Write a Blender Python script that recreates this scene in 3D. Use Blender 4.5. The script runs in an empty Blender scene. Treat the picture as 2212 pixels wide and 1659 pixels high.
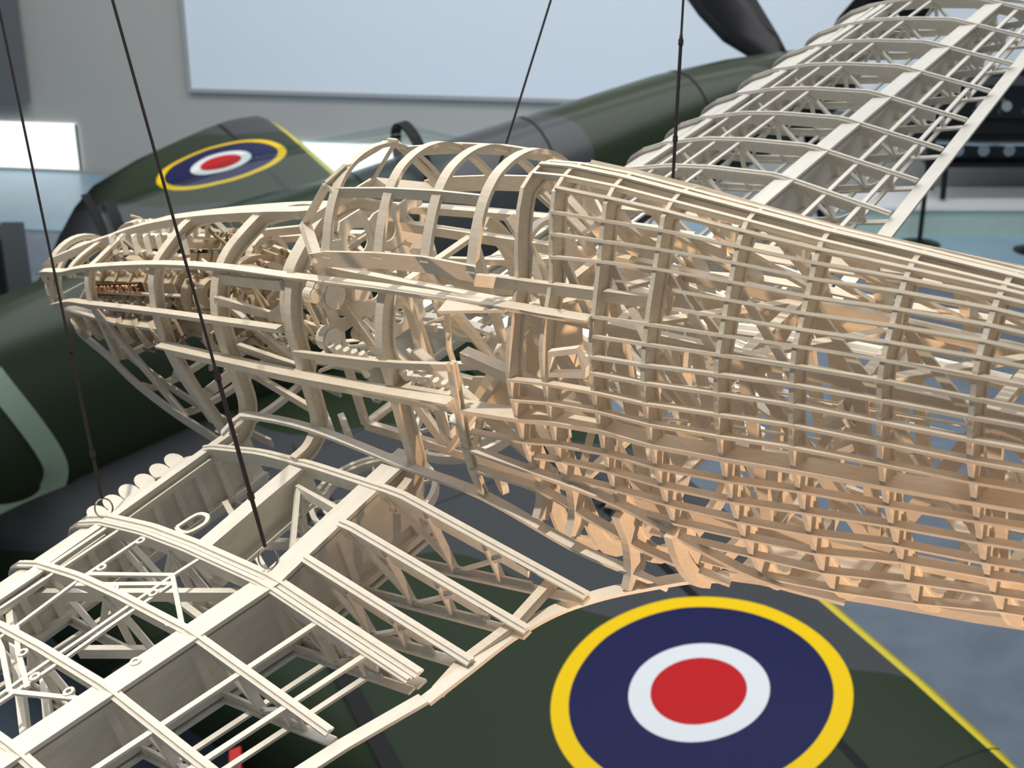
import bpy, math, random
from mathutils import Vector as V, Matrix
random.seed(7)
PI = math.pi
sc = bpy.context.scene
col = sc.collection

# ------------------------------------------------------------------ camera
FPX = 2963.93                                  # focal length in pixels of the 2212 px wide frame
PITCH = math.radians(22)
CAM = V((0, 0, 4.5))
RIGHT = V((1, 0, 0)); DOWN = V((0, -math.sin(PITCH), -math.cos(PITCH))); FWD = V((0, math.cos(PITCH), -math.sin(PITCH)))
cd = bpy.data.cameras.new('camera'); cam = bpy.data.objects.new('camera', cd); col.objects.link(cam)
m = Matrix((RIGHT, -DOWN, -FWD)).transposed().to_4x4(); m.translation = CAM
cam.matrix_world = m
cd.sensor_width = 36; cd.lens = FPX / 2212 * 36; cd.clip_start = .02; cd.clip_end = 200
cd.dof.use_dof = True; cd.dof.focus_distance = 1.10; cd.dof.aperture_fstop = 15
sc.camera = cam

# ------------------------------------------------------------------ light
w = bpy.data.worlds.new('hall_ambient'); sc.world = w; w.use_nodes = True
w.node_tree.nodes['Background'].inputs[0].default_value = (.85, .93, 1.0, 1); w.node_tree.nodes['Background'].inputs[1].default_value = .32
def lamp(name, kind, loc, target, energy, color, **kw):
    l = bpy.data.lights.new(name, kind); l.energy = energy; l.color = color
    for k, v in kw.items(): setattr(l, k, v)
    o = bpy.data.objects.new(name, l); col.objects.link(o); o.location = loc
    o.rotation_euler = (V(target) - V(loc)).to_track_quat('-Z', 'Y').to_euler()
    return o
lamp('hall_light', 'AREA', (-.5, 6, 8.7), (-.5, 6, 0), 820, (.97, .98, 1), shape='RECTANGLE', size=12, size_y=9)
lamp('wall_fill_light', 'AREA', (0, 12.5, 8.6), (0, 18, 1.5), 520, (1, .97, .94), shape='RECTANGLE', size=16, size_y=1.5)  # unseen fill light added to brighten the back wall
lamp('floor_spotlight', 'SPOT', (.95, -.15, 2.35), (.25, .82, 4.09), 250, (1, .66, .42), spot_size=math.radians(25), spot_blend=.75, shadow_soft_size=.03)
lamp('overhead_spotlight', 'SPOT', (-1.35, .75, 7.9), (-.36, .96, 4.1), 490, (1, .92, .79), spot_size=math.radians(30), spot_blend=.9, shadow_soft_size=.06)
sc.view_settings.view_transform = 'Standard'; sc.view_settings.look = 'None'; sc.view_settings.gamma = 1
sc.view_settings.use_curve_mapping = False; sc.view_settings.exposure = 0

# ------------------------------------------------------------------ materials
def mat(name, color, rough=.6, metal=0, spec=.5, var=0, scale=8, stretch=(1, 1, 1), bump=0, emit=None, es=0, coat=0):
    M = bpy.data.materials.new(name); M.use_nodes = True; nt = M.node_tree; b = nt.nodes['Principled BSDF']
    b.inputs['Base Color'].default_value = (*color, 1); b.inputs['Roughness'].default_value = rough; b.inputs['Metallic'].default_value = metal
    b.inputs['Specular IOR Level'].default_value = spec; b.inputs['Coat Weight'].default_value = coat
    if emit: b.inputs['Emission Color'].default_value = (*emit, 1); b.inputs['Emission Strength'].default_value = es
    if var or bump:
        tc = nt.nodes.new('ShaderNodeTexCoord'); mp = nt.nodes.new('ShaderNodeMapping'); no = nt.nodes.new('ShaderNodeTexNoise')
        mp.inputs['Scale'].default_value = stretch; no.inputs['Scale'].default_value = scale; no.inputs['Detail'].default_value = 5
        nt.links.new(tc.outputs['Object'], mp.inputs[0]); nt.links.new(mp.outputs[0], no.inputs['Vector'])
        r = nt.nodes.new('ShaderNodeValToRGB'); r.color_ramp.elements[0].position = .3; r.color_ramp.elements[1].position = .7
        r.color_ramp.elements[0].color = (*[c * (1 - var) for c in color], 1); r.color_ramp.elements[1].color = (*[min(1, c * (1 + var)) for c in color], 1)
        nt.links.new(no.outputs[0], r.inputs[0]); nt.links.new(r.outputs[0], b.inputs['Base Color'])
        if bump:
            bp = nt.nodes.new('ShaderNodeBump'); bp.inputs['Strength'].default_value = bump; bp.inputs['Distance'].default_value = .01
            nt.links.new(no.outputs[0], bp.inputs['Height']); nt.links.new(bp.outputs[0], b.inputs['Normal'])
    return M
WOOD = mat('pale_basswood', (.76, .67, .54), .55, var=.07, scale=14, stretch=(1, 6, 6))
WOOD2 = mat('light_basswood', (.82, .77, .67), .55, var=.05, scale=10, stretch=(3, 1, 3))
TAN = mat('tan_engine_wood', (.56, .45, .31), .55, var=.12, scale=18)
COPPER = mat('copper_leaf', (1, .55, .28), .4, metal=.35)
DARKWOOD = mat('dark_stained_plate', (.07, .035, .018), .5)
STEEL = mat('dark_steel_cable', (.06, .05, .045), .45, metal=.6)
RINGM = mat('bright_steel_ring', (.45, .43, .38), .3, metal=1)

# ------------------------------------------------------------------ mesh builder
class MB:
    def __init__(s): s.v = []; s.f = []
    def sweep(s, pts, wd, a, b, closed=False):
        """rectangular section along pts; a=(a0,a1) along width direction, b=(b0,b1) along tangent x width"""
        pts = [V(p) for p in pts]; n = len(pts); base = len(s.v)
        for i, p in enumerate(pts):
            if closed: T = pts[(i + 1) % n] - pts[i - 1]
            else: T = pts[min(i + 1, n - 1)] - pts[max(i - 1, 0)]
            T.normalize()
            W = V(wd[i]) if isinstance(wd, list) else V(wd)
            W = W - T * W.dot(T)
            if W.length < 1e-6: W = T.orthogonal()
            W.normalize(); N = T.cross(W)
            for x, y in ((0, 0), (1, 0), (1, 1), (0, 1)): s.v.append(p + W * a[x] + N * b[y])
        for i in range(n if closed else n - 1):
            q = base + 4 * i; r = base + 4 * ((i + 1) % n)
            for k in range(4): s.f.append((q + k, q + (k + 1) % 4, r + (k + 1) % 4, r + k))
        if not closed:
            s.f.append((base + 3, base + 2, base + 1, base)); e = base + 4 * (n - 1); s.f.append((e, e + 1, e + 2, e + 3))
        return s
    def strut(s, p, q, w, t, wd=(0, 0, 1)):
        return s.sweep([p, q], wd, (-w / 2, w / 2), (-t / 2, t / 2))
    def tube(s, pts, r, n=8, closed=False):
        pts = [V(p) for p in pts]; base = len(s.v); m_ = len(pts); N = None
        for i, p in enumerate(pts):
            T = (pts[(i + 1) % m_] - pts[i - 1]) if closed else (pts[min(i + 1, m_ - 1)] - pts[max(i - 1, 0)])
            T.normalize()
            N = T.orthogonal().normalized() if N is None else (N - T * N.dot(T)).normalized()
            B = T.cross(N); rr = r[i] if isinstance(r, (list, tuple)) else r
            for k in range(n): s.v.append(p + (N * math.cos(2 * PI * k / n) + B * math.sin(2 * PI * k / n)) * rr)
        for i in range(m_ if closed else m_ - 1):
            a = base + n * i; b = base + n * ((i + 1) % m_)
            for k in range(n): s.f.append((a + k, a + (k + 1) % n, b + (k + 1) % n, b + k))
        if not closed:
            s.f.append(tuple(base + n - 1 - k for k in range(n))); s.f.append(tuple(base + n * (m_ - 1) + k for k in range(n)))
        return s
    def plate(s, poly, d):
        """polygon (3-D points in a plane) thickened by vector d"""
        base = len(s.v); n = len(poly); d = V(d)
        for p in poly: s.v.append(V(p) - d / 2)
        for p in poly: s.v.append(V(p) + d / 2)
        s.f.append(tuple(base + n - 1 - i for i in range(n))); s.f.append(tuple(base + n + i for i in range(n)))
        for i in range(n): s.f.append((base + i, base + (i + 1) % n, base + n + (i + 1) % n, base + n + i))
        return s
    def disc(s, c, ax, r, h, n=16, r2=None):
        c = V(c); ax = V(ax).normalized()
        return s.tube([c - ax * h / 2, c + ax * h / 2], [r, r if r2 is None else r2], n)
    def ring(s, c, ax, r, t, h, n=20):
        """flat ring: radius r, radial thickness t, axial height h"""
        c = V(c); ax = V(ax).normalized(); e = ax.orthogonal().normalized(); g = ax.cross(e)
        return s.sweep([c + (e * math.cos(2 * PI * k / n) + g * math.sin(2 * PI * k / n)) * r for k in range(n)], ax, (-h / 2, h / 2), (-t / 2, t / 2), True)
    def holed(s, c, e, g, w, h, r, th, n=20):
        """rectangular plate w x h (axes e,g) with a round hole, thickness th"""
        c = V(c); e = V(e).normalized(); g = V(g).normalized(); ax = e.cross(g); base = len(s.v)
        for z in (-th / 2, th / 2):
            for k in range(n):
                a = 2 * PI * (k + .5) / n; ca, sa = math.cos(a), math.sin(a); q = min(w / 2 / max(abs(ca), 1e-6), h / 2 / max(abs(sa), 1e-6))
                s.v.append(c + (e * ca + g * sa) * r + ax * z); s.v.append(c + (e * ca + g * sa) * q + ax * z)
        for k in range(n):
            j = (k + 1) % n; a, b, a2, b2 = base + 2 * k, base + 2 * k + 1, base + 2 * j, base + 2 * j + 1; o = 2 * n
            s.f += [(a, a2, b2, b), (a + o, b + o, b2 + o, a2 + o), (a, a + o, a2 + o, a2), (b, b2, b2 + o, b + o)]
        return s
    def loft(s, rings, cap=True):
        base = len(s.v); n = len(rings[0])
        for r in rings: s.v += [V(p) for p in r]
        for i in range(len(rings) - 1):
            for k in range(n): a = base + i * n; s.f.append((a + k, a + (k + 1) % n, a + n + (k + 1) % n, a + n + k))
        if cap: s.f.append(tuple(base + n - 1 - k for k in range(n))); s.f.append(tuple(base + (len(rings) - 1) * n + k for k in range(n)))
        return s
    def build(s, name, material, parent=None, off=V((0, 0, 0)), smooth=False):
        me = bpy.data.meshes.new(name); me.from_pydata([tuple(p - off) for p in s.v], [], s.f); me.materials.append(material)
        if smooth: me.polygons.foreach_set('use_smooth', [True] * len(me.polygons))
        me.update(); o = bpy.data.objects.new(name, me); col.objects.link(o)
        if parent: o.parent = parent
        return o
def tag(o, label, cat, group=None, kind=None):
    if label: o['label'] = label
    if cat: o['category'] = cat
    if group: o['group'] = group
    if kind: o['kind'] = kind
    return o
def empty(name, loc):
    o = bpy.data.objects.new(name, None); o.empty_display_size = .1; col.objects.link(o); o.location = loc; return o
def smooth(pts, k=6):
    """Catmull-Rom refinement"""
    pts = [V(p) for p in pts]; P = [pts[0] * 2 - pts[1]] + pts + [pts[-1] * 2 - pts[-2]]; out = []
    for i in range(1, len(P) - 2):
        a, b, c, d = P[i - 1:i + 3]
        for j in range(k):
            t = j / k; out.append(.5 * ((2 * b) + (c - a) * t + (2 * a - 5 * b + 4 * c - d) * t * t + (3 * b - a - 3 * c + d) * t ** 3))
    out.append(pts[-1]); return out
def interp(x, xs, ys):
    if x <= xs[0]: return ys[0]
    for i in range(len(xs) - 1):
        if x <= xs[i + 1]: return ys[i] + (ys[i + 1] - ys[i]) * (x - xs[i]) / (xs[i + 1] - xs[i])
    return ys[-1]
def text_mesh(name, body, size, depth, material, parent, matrix, bold=False):
    c = bpy.data.curves.new(name, 'FONT'); c.body = body; c.size = size; c.extrude = depth; c.align_x = 'CENTER'; c.align_y = 'CENTER'; c.space_character = 1.12
    if bold: c.offset = size * .02
    t = bpy.data.objects.new(name + '_tmp', c); col.objects.link(t); dg = bpy.context.evaluated_depsgraph_get()
    me = bpy.data.meshes.new_from_object(t.evaluated_get(dg)); bpy.data.objects.remove(t); me.materials.clear(); me.materials.append(material)
    o = bpy.data.objects.new(name, me); col.objects.link(o); o.parent = parent; o.matrix_local = matrix; return o

# ================================================================== THE HALL
def nodes_floor():
    M = mat('polished_hall_floor', (.145, .185, .235), .32, var=.16, scale=3.0)
    return M
FLOOR = nodes_floor()
tag(MB().plate([(-30, -12, -.05), (30, -12, -.05), (30, 34, -.05), (-30, 34, -.05)], (0, 0, .1)).build('floor', FLOOR), 'polished blue-grey concrete hall floor', 'floor', kind='structure')
WALL = mat('warm_grey_wall', (.50, .50, .48), .8, var=.03, scale=.6)
wd = V((12.7, -2.0, 0)).normalized(); wn = V((wd.y, -wd.x, 0)); w0 = V((-6.8, 19.2, 0))
if wn.y > 0: wn = -wn
def wallpt(sx, z, off=0): p = w0 + wd * sx + wn * off; return V((p.x, p.y, z))
def wallslab(s0, s1, z0, z1, o0, o1):
    return MB().loft([[wallpt(s0, z0, o0), wallpt(s0, z1, o0), wallpt(s0, z1, o1), wallpt(s0, z0, o1)], [wallpt(s1, z0, o0), wallpt(s1, z1, o0), wallpt(s1, z1, o1), wallpt(s1, z0, o1)]])
tag(wallslab(-20, 26, 0, 9, -.3, 0).build('wall_back', WALL), 'warm grey back wall of the hall', 'wall', kind='structure')
tag(MB().plate([(-30, -12, 9.05), (30, -12, 9.05), (30, 34, 9.05), (-30, 34, 9.05)], (0, 0, .1)).build('ceiling', mat('hall_ceiling', (.6, .62, .64), .9)), 'pale grey hall ceiling', 'ceiling', kind='structure')
SCREEN = mat('projection_screen', (.68, .75, .82), .6, emit=(.62, .74, .90), es=.16)
scr = tag(empty('projection_screen', wallpt(7.5, 1.2, .05)), 'wide pale blue projection screen on the back wall', 'screen')
def child(o, parent):
    o.parent = parent; o.matrix_parent_inverse = Matrix.Translation(parent.location).inverted(); return o
child(wallslab(2.5, 15.5, 1.25, 5.4, .04, .07).build('screen_surface', SCREEN), scr)
SFR = mat('screen_frame_grey', (.42, .44, .45), .6)
for a_ in ((2.45, 2.5, 1.2, 5.45), (15.5, 15.55, 1.2, 5.45), (2.5, 15.5, 1.2, 1.25), (2.5, 15.5, 5.4, 5.45)):
    child(wallslab(*a_, .02, .09).build('screen_frame', SFR), scr)
GLOW = mat('daylit_glazing', (.9, .93, .95), .2, emit=(.95, 1, 1), es=1.15)
WF = mat('glazing_frame', (.25, .27, .28), .5)
for i, (s0, s1, z0, z1) in enumerate(((-9, .75, .06, .70), (3.6, 9.0, .06, .55))):
    wo = tag(wallslab(s0, s1, z0, z1, .01, .04).build('window_%d' % (i + 1), GLOW), ['long low daylit window strip at the left of the back wall', 'low daylit window strip under the projection screen'][i], 'window', kind='structure')
    n = int((s1 - s0) / 1.6)
    for k in range(n + 1): s_ = s0 + (s1 - s0) * k / n; wallslab(s_ - .02, s_ + .02, z0, z1, .03, .06).build('window_mullion', WF, wo)
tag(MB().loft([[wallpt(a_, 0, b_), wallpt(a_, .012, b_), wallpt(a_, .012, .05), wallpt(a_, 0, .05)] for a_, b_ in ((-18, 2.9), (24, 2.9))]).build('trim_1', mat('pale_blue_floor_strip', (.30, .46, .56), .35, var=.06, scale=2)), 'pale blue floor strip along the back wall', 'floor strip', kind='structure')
DRAPE = mat('dark_grey_drape', (.16, .17, .18), .9)
tag(wallslab(-3.2, .15, 1.0, 9, .1, .3).build('wall_drape', DRAPE), 'dark grey drape hanging at the left of the back wall', 'drape')

# ---- barrier posts
BLACK = mat('satin_black_metal', (.012, .012, .014), .4, metal=.3)
def stanchion(x, y, label):
    o = tag(empty('barrier_post', (x, y, 0)), label, 'post', 'black barrier posts on the hall floor')
    MB().disc((0, 0, .012), (0, 0, 1), .24, .024, 28).disc((0, 0, .045), (0, 0, 1), .22, .05, 28, .05).build('base', BLACK, o)
    MB().tube([(0, 0, .05), (0, 0, .95)], .028, 12).build('pole', BLACK, o)
    MB().disc((0, 0, .97), (0, 0, 1), .04, .05, 12).build('cap', BLACK, o)
def ground(u, v, z=0):
    d = RIGHT * ((u - 1106) / FPX) + DOWN * ((v - 829.5) / FPX) + FWD; return CAM + d * ((z - CAM.z) / d.z)
p = ground(1985, 530); stanchion(p.x, p.y, 'black barrier post with round base nearest the model wing tip')
p = ground(2235, 545); stanchion(p.x, p.y, 'black barrier post with round base at the right picture edge')

# ---- display engine on a stand in the background (right)
CHROME = mat('polished_metal', (.75, .77, .78), .15, metal=1)
BLK2 = mat('black_enamel', (.008, .008, .01), .3)
g = ground(2085, 512); pd = tag(empty('display_plinth', (g.x, g.y, 0)), 'low pale green display plinth with a white top under the black engine', 'plinth')
MB().loft([[(x, 0, 0), (x, .95, 0), (x, .95, .33), (x, 0, .33)] for x in (-1.55, 1.9)]).build('plinth_body', mat('pale_green_plinth', (.48, .62, .57), .6, var=.05, scale=20), pd)
MB().loft([[(x, -.03, .33), (x, .97, .33), (x, .97, .37), (x, -.03, .37)] for x in (-1.58, 1.93)]).build('plinth_top', mat('white_plinth_top', (.88, .90, .90), .4), pd)
e0 = empty('display_engine', (g.x + .45, g.y + .48, .40)); e0.scale = (1, .72, 1); tag(e0, 'black display aero engine with polished fittings on a low stand', 'engine')
MB().loft([[(-.95 * k, -.28, .42), (-.95 * k, .28, .42), (-.95 * k, .40, .80), (-.95 * k, .28, 1.1), (-.95 * k, -.28, 1.1), (-.95 * k, -.40, .80)] for k in (1, -1)]).build('crankcase', BLK2, e0)
for s_ in (-1, 1):
    MB().loft([[(x, s_ * .20, 1.0), (x, s_ * .42, .98), (x, s_ * .58, 1.38), (x, s_ * .36, 1.46)] for x in (-.85, .85)]).build('cylinder_bank', BLK2, e0)
    for k in range(6):
        x = -.72 + .29 * k
        MB().disc((x, s_ * .50, 1.12), (0, s_, .3), .085, .16, 14, .06).build('exhaust_port', CHROME, e0)
        MB().disc((x, s_ * .47, 1.46), (0, s_ * .4, 1), .03, .09, 8).build('spark_plug', CHROME, e0)
MB().tube([(-.9, -.5, .72), (-.4, -.52, .70), (.4, -.52, .70), (.9, -.5, .74)], .035, 8).build('coolant_pipe', CHROME, e0)
MB().disc((-1.08, 0, .84), (1, 0, 0), .2, .3, 18, .30).build('reduction_gear', BLK2, e0)
for k in range(5): MB().disc((-.6 + .3 * k, -.36, .60), (0, 1, 0), .07, .12, 12).build('cover_boss', CHROME, e0)
for x in (-.7, .7):
    for y in (-.35, .35): MB().tube([(x, y, 0), (x, y * .8, .5)], .035, 8).build('stand_leg', BLACK, e0)
MB().strut((-.9, 0, .42), (.9, 0, .42), .8, .05, (0, 1, 0)).build('stand_deck', BLACK, e0)
# ---- exhibit cabinet at the left edge
g = ground(5, 742); cb = tag(empty('exhibit_cabinet', (g.x - .25, g.y, 0)), 'dark exhibit cabinet with a lit glass front at the left edge', 'cabinet')
MB().plate([(-.5, -.3, .55), (.5, -.3, .55), (.5, .3, .55), (-.5, .3, .55)], (0, 0, 1.1)).build('cabinet_body', mat('dark_cabinet', (.05, .055, .055), .5), cb)
MB().plate([(-.44, -.305, .5), (.36, -.305, .5), (.36, -.305, .95), (-.44, -.305, .95)], (0, .02, 0)).build('glass_front', mat('lit_cabinet_glass', (.3, .35, .4), .1, emit=(.55, .75, 1), es=.5), cb)
for x in (-.47, .45): MB().tube([(x, -.31, 0), (x, -.31, 1.25)], .035, 8).build('corner_post', BLACK, cb)
MB().disc((.45, -.31, 1.28), (0, 0, 1), .06, .08, 12).build('post_finial', CHROME, cb)
g = ground(190, 640); yb = tag(empty('warning_drum', (g.x - .1, g.y, 0)), 'small yellow drum standing on the floor beyond the model nose', 'drum')
MB().disc((0, 0, .2), (0, 0, 1), .14, .4, 20).build('drum_body', mat('dull_yellow_paint', (.45, .38, .06), .5), yb)
for z in (.02, .2, .38): MB().ring((0, 0, z), (0, 0, 1), .145, .015, .03, 20).build('drum_hoop', BLACK, yb)

g = ground(1628, 628); ul_ = tag(empty('floor_glow_disc', (g.x, g.y, 0)), 'small bright glowing disc on the floor seen through the model fuselage', 'lamp')  # glowing disc put in for a small white glare of unknown source
MB().tube([(0, 0, 0), (0, 0, .05), (0, -.02, .09)], [.09, .09, .075], 20).build('disc_housing', BLACK, ul_); MB().disc((0, -.025, .105), (0, -.3, 1), .065, .02, 20).build('disc_face', mat('disc_glow', (1, 1, 1), .3, emit=(1, .95, .92), es=12), ul_)
# ================================================================== FULL-SIZE FIGHTER on the hall floor
def cam2world(c): return CAM + RIGHT * c[0] + DOWN * c[1] + FWD * c[2]
def dirw(c): return RIGHT * c[0] + DOWN * c[1] + FWD * c[2]
H = dirw((.899, -.336, .28)).normalized(); S = dirw((.402, .384, -.831)); S = (S - H * S.dot(H)).normalized(); U = S.cross(H)
fs = empty('fighter_aircraft', (0, 0, 0)); MF = Matrix((H, -S, U)).transposed().to_4x4(); MF.translation = cam2world((-.874, -.366, 8.228)); fs.matrix_world = MF
tag(fs, 'full-size green and grey camouflaged fighter parked below the hanging model', 'aircraft')
# local axes of the fighter: x forward, y to its left wing, z up
def camo(name, roundels, bias=-.15):
    M = bpy.data.materials.new(name); M.use_nodes = True; nt = M.node_tree; N_ = nt.nodes; L = nt.links; b = N_['Principled BSDF']
    b.inputs['Roughness'].default_value = .42 if roundels else .3; b.inputs['Specular IOR Level'].default_value = .12 if roundels else .4
    tc = N_.new('ShaderNodeTexCoord'); sp = N_.new('ShaderNodeSeparateXYZ'); L.new(tc.outputs['Object'], sp.inputs[0])
    def mth(op, a, b_=None, c_=None):
        n = N_.new('ShaderNodeMath'); n.operation = op
        for i, q in enumerate((a, b_, c_)):
            if q is None: continue
            if isinstance(q, (int, float)): n.inputs[i].default_value = q
            else: L.new(q, n.inputs[i])
        return n.outputs[0]
    def mix(fac, a, b_):
        n = N_.new('ShaderNodeMix'); n.data_type = 'RGBA'; L.new(fac, n.inputs[0])
        for i, q in ((6, a), (7, b_)):
            if isinstance(q, tuple): n.inputs[i].default_value = (*q, 1)
            else: L.new(q, n.inputs[i])
        return n.outputs[2]
    x, y, z = sp.outputs
    # disruptive pattern: wavy diagonal bands of green on grey
    no = N_.new('ShaderNodeTexNoise'); no.inputs['Scale'].default_value = .55; no.inputs['Detail'].default_value = 1; L.new(tc.outputs['Object'], no.inputs['Vector'])
    ph = mth('ADD', mth('MULTIPLY', x, 1.5), mth('ADD', mth('MULTIPLY', y, 1.5), mth('MULTIPLY', no.outputs[0], 3.4)))
    band = mth('GREATER_THAN', mth('SINE', mth('ADD', ph, CAMO_PHASE)), bias)
    c = mix(band, (.062, .066, .070), (.026, .040, .020))
    if roundels:
        ay = mth('ABSOLUTE', y)
        # yellow outer leading edge
        le = mth('MULTIPLY', mth('GREATER_THAN', x, .69), mth('GREATER_THAN', ay, 2.9)); c = mix(le, c, (.75, .62, .05))
        # panel line along the spar
        ln = mth('LESS_THAN', mth('ABSOLUTE', mth('SUBTRACT', x, .27)), .018); c = mix(ln, c, (.006, .007, .008))
        for px_ in (1.2, 2.1, 4.6):
            l2 = mth('LESS_THAN', mth('ABSOLUTE', mth('SUBTRACT', ay, px_)), .004); c = mix(l2, c, (.01, .012, .012))
        dy = mth('SUBTRACT', ay, 3.865); r = mth('SQRT', mth('ADD', mth('MULTIPLY', x, x), mth('MULTIPLY', dy, dy)))
        for rad, cc in ((.55, (.95, .62, .0)), (.482, (.010, .012, .075)), (.258, (.80, .84, .85)), (.176, (.55, .008, .012))):
            c = mix(mth('LESS_THAN', r, rad), c, cc)
    L.new(c, b.inputs['Base Color']); return M
CAMO_PHASE = 0.4
PW = camo('camouflage_wing', True)
CAMO_PHASE = 2.0
PF = camo('camouflage_fuselage', False, -.62)
DARK = mat('gap_black', (.004, .004, .005), .8)
SKY = mat('pale_green_code_paint', (.30, .40, .29), .5)
def fwing(side):
    ST = [(.40, .78, -2.5), (1.0, .78, -2.4), (2.0, .77, -2.08), (3.0, .76, -1.62), (3.6, .755, -1.44), (4.2, .75, -1.22), (4.6, .735, -1.0), (4.95, .70, -.55), (5.15, .65, -.1), (5.24, .5, .12)]
    fr = [0, .02, .06, .13, .25, .4, .6, .8, 1]; tp = [0, .32, .56, .8, .97, 1, .8, .42, 0]; bt = [0, -.3, -.45, -.55, -.6, -.6, -.5, -.25, 0]
    rings = []
    for y, xl, xt in ST:
        ch = xl - xt; th = .055 * ch * (1 if y < 4.5 else .7); zz = -.115 + (y - 3.865) * .02
        up = [(xl - ch * f, side * y, zz + th * t_) for f, t_ in zip(fr, tp)]; lo = [(xl - ch * f, side * y, zz + th * t_) for f, t_ in zip(fr, bt)]
        rings.append(up + lo[-2:0:-1])
    if side > 0: rings = [list(reversed(r)) for r in rings]
    o = MB().loft(rings).build('wing', PW, fs, smooth=True)
    # aileron: its hinge gap and its own panel
    g_ = MB(); 
    def zs(x, y):
        xl, xt = [interp(y, [q[0] for q in ST], [q[k] for q in ST]) for k in (1, 2)]; ch = xl - xt; return -.115 + (y - 3.865) * .02 + .055 * ch * interp((xl - x) / ch, fr, tp)
    g_.sweep([(-1.10, side * y, zs(-1.10, y) + .004) for y in (2.2, 2.6, 3.0, 3.4, 3.6, 3.8, 4.2, 4.4)], (1, 0, 0), (-.035, .035), (-.012, .012)).build('aileron_gap', DARK, o)
    g_ = MB().sweep([(-1.10, side * 2.2, zs(-1.1, 2.2) + .004), (-1.5, side * 2.2, zs(-1.5, 2.2) + .004), (-1.95, side * 2.2, zs(-1.95, 2.2) + .004)], (0, 1, 0), (-.015, .015), (-.012, .012)).build('aileron_gap', DARK, o)
    return o
wr = fwing(-1); wl = fwing(1)
CODE = mat('black_stencil_paint', (.006, .006, .006), .6)
def flat(x, y, z, ang): return Matrix.Translation((x, y, z)) @ Matrix.Rotation(ang, 4, 'Z')
text_mesh('stencil_lettering', 'WALKWAY', .15, .001, CODE, wr, flat(-.88, -1.78, -.008, -PI / 2), True)
text_mesh('stencil_lettering', 'INBOARD', .15, .001, CODE, wr, flat(.30, -2.42, .012, PI / 2), True)
MB().sweep([(-.78, -1.1, .006), (-.74, -2.3, .003)], (1, 0, 0), (-.004, .004), (-.002, .002)).build('walkway_line', CODE, wr)
rp = MB().plate([(-1.57, -3.03, -.100), (-1.615, -3.02, -.105), (-1.66, -3.20, -.108), (-1.615, -3.215, -.102)], (0, 0, .02)).build('trim_tab', mat('red_tab_paint', (.62, .02, .02), .4), wr); MB().disc((-1.615, -3.12, -.09), (0, 0, 1), .012, .012, 12).build('tab_screw', CHROME, wr)
# fuselage
FST = [(3.05, .55, .26, .27), (2.7, .54, .31, .33), (2.2, .52, .35, .39), (1.5, .45, .38, .46), (.8, .37, .42, .54), (.2, .30, .44, .60), (-.5, .25, .45, .64), (-1.3, .20, .45, .68), (-2.0, .14, .44, .68), (-3.0, .09, .38, .60), (-4.2, .03, .28, .45), (-5.4, -.02, .16, .28), (-6.0, -.04, .06, .17)]
rings = []
for x, zc, hw, hh in FST:
    rings.append([(x, hw * math.copysign(abs(math.sin(a)) ** .85, math.sin(a)), zc + hh * math.copysign(abs(math.cos(a)) ** .85, math.cos(a))) for a in [2 * PI * k / 32 for k in range(32)]])
fus = MB().loft(rings).build('fuselage', PF, fs, smooth=True)
for x in (2.3, 1.25, .15, -2.4):
    zc, hw, hh = [interp(-x, [-q[0] for q in FST], [q[i] for q in FST]) for i in (1, 2, 3)]
    MB().sweep([(x, (hw + .001) * math.copysign(abs(math.sin(a)) ** .85, math.sin(a)), zc + (hh + .001) * math.copysign(abs(math.cos(a)) ** .85, math.cos(a))) for a in [2 * PI * k / 32 for k in range(32)]], (1, 0, 0), (-.006, .006), (-.003, .002), True).build('panel_joint', DARK, fus)
for s_ in (-1, 1):
    for k in range(6): MB().tube([(2.35 - .26 * k, s_ * .33, .50), (2.32 - .26 * k, s_ * .41, .50), (2.22 - .26 * k, s_ * .45, .49)], .035, 8).build('exhaust_stub', BLACK, fus)
MB().tube([(3.05, 0, .55), (3.2, 0, .55), (3.4, 0, .55), (3.55, 0, .55), (3.62, 0, .55)], [.27, .25, .18, .09, .01], 24).build('spinner', BLACK, fs, smooth=True)
for k, a in enumerate((-66, 54, 174)):
    a = math.radians(a); d = V((0, -math.sin(a), math.cos(a))); t_ = V((1, 0, 0)).cross(d); o_ = V((3.18, 0, .55)); rg = []
    for r, wdt, tw, th in ((.2, .10, 60, .09), (.45, .22, 50, .07), (.8, .36, 38, .05), (1.15, .38, 28, .035), (1.5, .32, 22, .025), (1.72, .16, 20, .015)):
        tw = math.radians(tw); e = t_ * math.cos(tw) + V((1, 0, 0)) * math.sin(tw); n_ = d.cross(e); c = o_ + d * r
        rg.append([c - e * wdt / 2, c - e * wdt * .2 + n_ * th / 2, c + e * wdt * .25 + n_ * th / 2, c + e * wdt / 2, c + e * wdt * .2 - n_ * th / 2, c - e * wdt * .25 - n_ * th / 2])
    MB().loft(rg).build('propeller_blade', BLACK, fs, smooth=True)
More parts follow.
